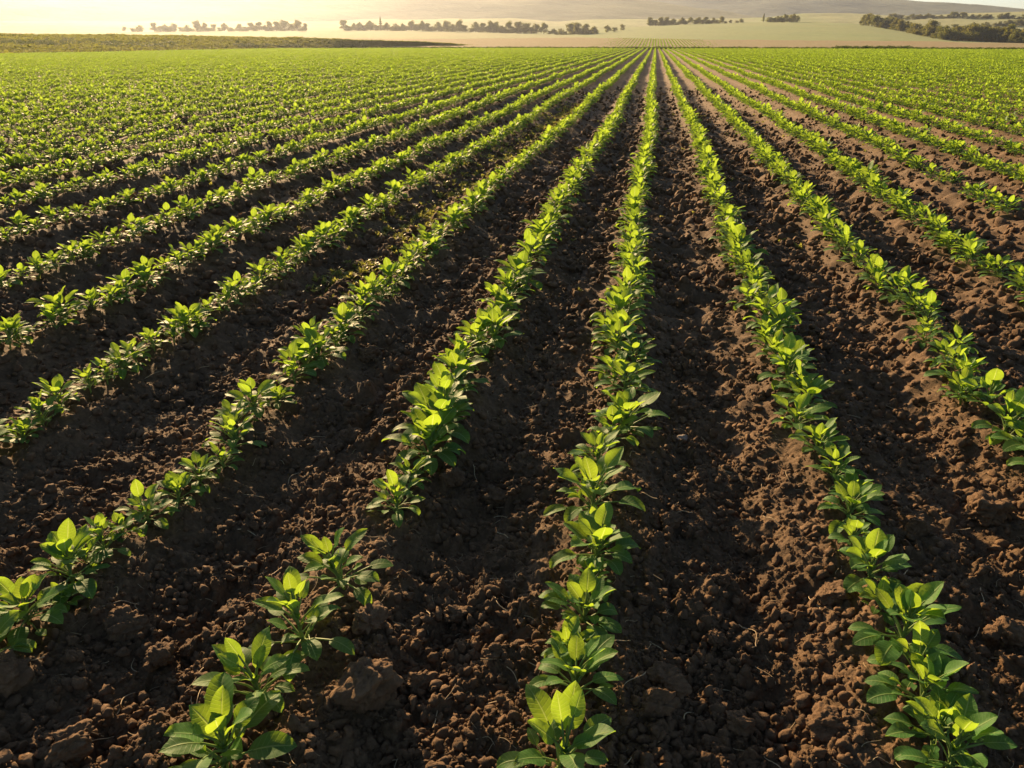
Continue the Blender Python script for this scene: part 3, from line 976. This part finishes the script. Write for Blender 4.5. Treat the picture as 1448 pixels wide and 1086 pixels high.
L1 = [(178, 45, 6, 'round', 1), (202, 45, 7, 'bush', 1.1), (222, 44.8, 9, 'round', 1), (236, 44.8, 9, 'bush', 1), (250, 44.8, 8, 'round', 1.1), (265, 44.6, 8, 'bush', 1), (279, 44.5, 12, 'round', .9), (292, 44.4, 9, 'round', 1),
      (304, 44.4, 8, 'bush', 1), (318, 44.3, 9, 'round', 1.1), (340, 44.2, 8, 'bush', 1.2), (355, 44.1, 9, 'round', 1.1), (368, 44, 10, 'round', 1.1), (381, 44, 10, 'bush', 1), (393, 43.9, 11, 'round', 1.1), (406, 43.8, 12, 'round', 1.2), (422, 43.7, 12, 'round', 1.15), (435, 43.6, 8, 'tall', 1.1)]
tree_line('the hazy left tree line', 'hazy trees across the valley, left line', jit(L1), B_val)
L2 = [(487, 43, 12, 'round', 1.15), (501, 43, 9, 'round', 1.1), (512, 43, 10, 'bush', .8), (524, 43.1, 12, 'round', 1.1), (539, 43.2, 15, 'conifer', 1.1), (549, 43.3, 10, 'round', 1.1), (562, 43.4, 9, 'bush', 1), (570, 43.5, 9, 'round', 1.1), (581, 43.8, 12, 'round', 1.1), (597, 44, 13, 'round', .9), (604, 44, 9, 'round', 1.1),
      (619, 44.4, 11, 'round', 1.1), (633, 44.6, 13, 'round', 1), (649, 45, 13, 'round', 1), (657, 45.2, 7, 'bush', 1), (672, 45.5, 12, 'round', 1.1), (684, 45.8, 12, 'round', 1), (692, 46, 14, 'round', 1), (701, 46.2, 12, 'tall', 1.2), (711, 46.4, 9, 'bush', 1.1), (721, 46.6, 13, 'round', 1),
      (733, 47, 13, 'round', 1.1), (745, 47.3, 12, 'bush', 1), (757, 47.7, 12, 'round', 1.1), (770, 48.1, 12, 'round', 1.1), (782, 48.5, 7, 'bush', 1.1), (795, 49, 8, 'bush', 1), (808, 49.4, 13, 'round', 1.1), (818, 49.8, 15, 'round', .9), (829, 50.2, 12, 'round', 1), (841, 50.6, 12, 'round', 1.15)]
tree_line('the long valley tree line', 'trees across the valley, long line', jit(L2), B_val)
L3 = [(858, 46, 9, 'bush', 1), (877, 43, 8, 'bush', .9), (919, 36.5, 10, 'tall', 1.2), (931, 35.8, 10, 'round', 1), (939, 35.5, 9, 'tall', 1.2), (951, 35, 8, 'bush', 1), (962, 34.6, 9, 'round', 1.1), (973, 34.3, 8, 'round', 1.1), (984, 34, 8, 'bush', .9), (994, 33.7, 8, 'round', 1.1), (1006, 33.4, 7, 'bush', 1), (1018, 33.1, 7, 'round', 1), (1030, 32.6, 4, 'bush', 1),
      (1047, 32, 5, 'bush', 1), (1077, 31.4, 9, 'conifer', 1.3), (1094, 31.4, 7, 'bush', 1.2), (1106, 31.3, 9, 'bush', 1.2), (1120, 31.2, 9, 'bush', 1.3)]
tree_line('the line on the pale hill crest', 'trees along the crest of the rolling hill', jit(L3, .15), B_roll)
L4 = []
for j in range(34):
    t = j / 33
    px = 1216 + 240 * t ** 1.05
    py = np.interp(px, [1210, 1240, 1260, 1290, 1310, 1340, 1380, 1448], [35, 39, 42, 48, 52, 56.8, 58.5, 60])
    L4.append((px, py, rng.uniform(10, 14) + 3 * (px > 1310), ['round', 'bush', 'round', 'tall'][rng.integers(0, 4)], rng.uniform(1.0, 1.35)))
tree_line('the hedge down the right hill edge', 'hedgerow trees down the right edge of the hill', jit(L4, .4), B_roll)
L5 = [(x, np.interp(x, [1250, 1448], [27.5, 26]), rng.uniform(4, 7), 'bush', 1.5) for x in np.linspace(1250, 1448, 20) + rng.uniform(-4, 4, 20)]
tree_line('the upper hedge far right', 'upper hedge on the far hillside', L5, B_side)
L6 = [(x, np.interp(x, [1340, 1448], [42, 36]), rng.uniform(4.5, 8), 'bush', 1.4) for x in np.linspace(1345, 1446, 12) + rng.uniform(-4, 4, 12)]
tree_line('the lower hedge far right', 'lower hedge on the far hillside', L6, B_side)

# ------------------------------------------------------------------ haze
HAZE = .00021
m, nt, out = new_mat('haze')
v = N(nt, 'ShaderNodeVolumePrincipled', {'Color': (.46, .52, .62, 1), 'Density': HAZE, 'Anisotropy': .69})
nt.links.new(v.outputs[0], out.inputs['Volume'])
x0, x1, y0, y1, z0, z1 = -3600, 3600, -3600, 3600, -67, 130
V = [(x, y, z) for z in (z0, z1) for (x, y) in ((x0, y0), (x1, y0), (x1, y1), (x0, y1))]
o = link('haze', mesh_from('haze', V, [(3, 2, 1, 0), (4, 5, 6, 7), (0, 1, 5, 4), (1, 2, 6, 5), (2, 3, 7, 6), (3, 0, 4, 7)], [m], smooth=False))
tag(o, 'golden morning haze lying over the whole valley', 'haze', kind='stuff')

# ------------------------------------------------------------------ light
w = bpy.data.worlds.new('World'); SC.world = w; w.use_nodes = True
nt = w.node_tree; nt.nodes.clear()
sky = nt.nodes.new('ShaderNodeTexSky'); sky.sky_type = 'NISHITA'; sky.sun_disc = False
sky.sun_elevation = SUN_EL; sky.sun_rotation = -SUN_AZ; sky.altitude = 100
sky.air_density = .8; sky.dust_density = .4; sky.ozone_density = 1.0
bg = nt.nodes.new('ShaderNodeBackground'); bg.inputs[1].default_value = .05
wo = nt.nodes.new('ShaderNodeOutputWorld')
nt.links.new(sky.outputs[0], bg.inputs[0]); nt.links.new(bg.outputs[0], wo.inputs[0])
sd = bpy.data.lights.new('sun', 'SUN'); sd.energy = 5.0; sd.angle = R(.6); sd.color = (1, .68, .36)
so = bpy.data.objects.new('sun', sd); COL.objects.link(so)
sv = Vector((-math.sin(SUN_AZ) * math.cos(SUN_EL), math.cos(SUN_AZ) * math.cos(SUN_EL), math.sin(SUN_EL)))
so.rotation_euler = sv.to_track_quat('Z', 'Y').to_euler()

SC.view_settings.view_transform = 'Standard'
SC.view_settings.look = 'None'
SC.view_settings.exposure = 1.75
SC.view_settings.gamma = 1
SC.cycles.max_bounces = 6
SC.cycles.diffuse_bounces = 3
SC.cycles.transmission_bounces = 4
SC.cycles.transparent_max_bounces = 8
SC.cycles.use_denoising = True
SC.render.film_transparent = False
print('plants', NP, 'rows', {k: round(ROWX[k], 3) for k in range(-5, 5)}, 'hero far', iz[hero[-1]])
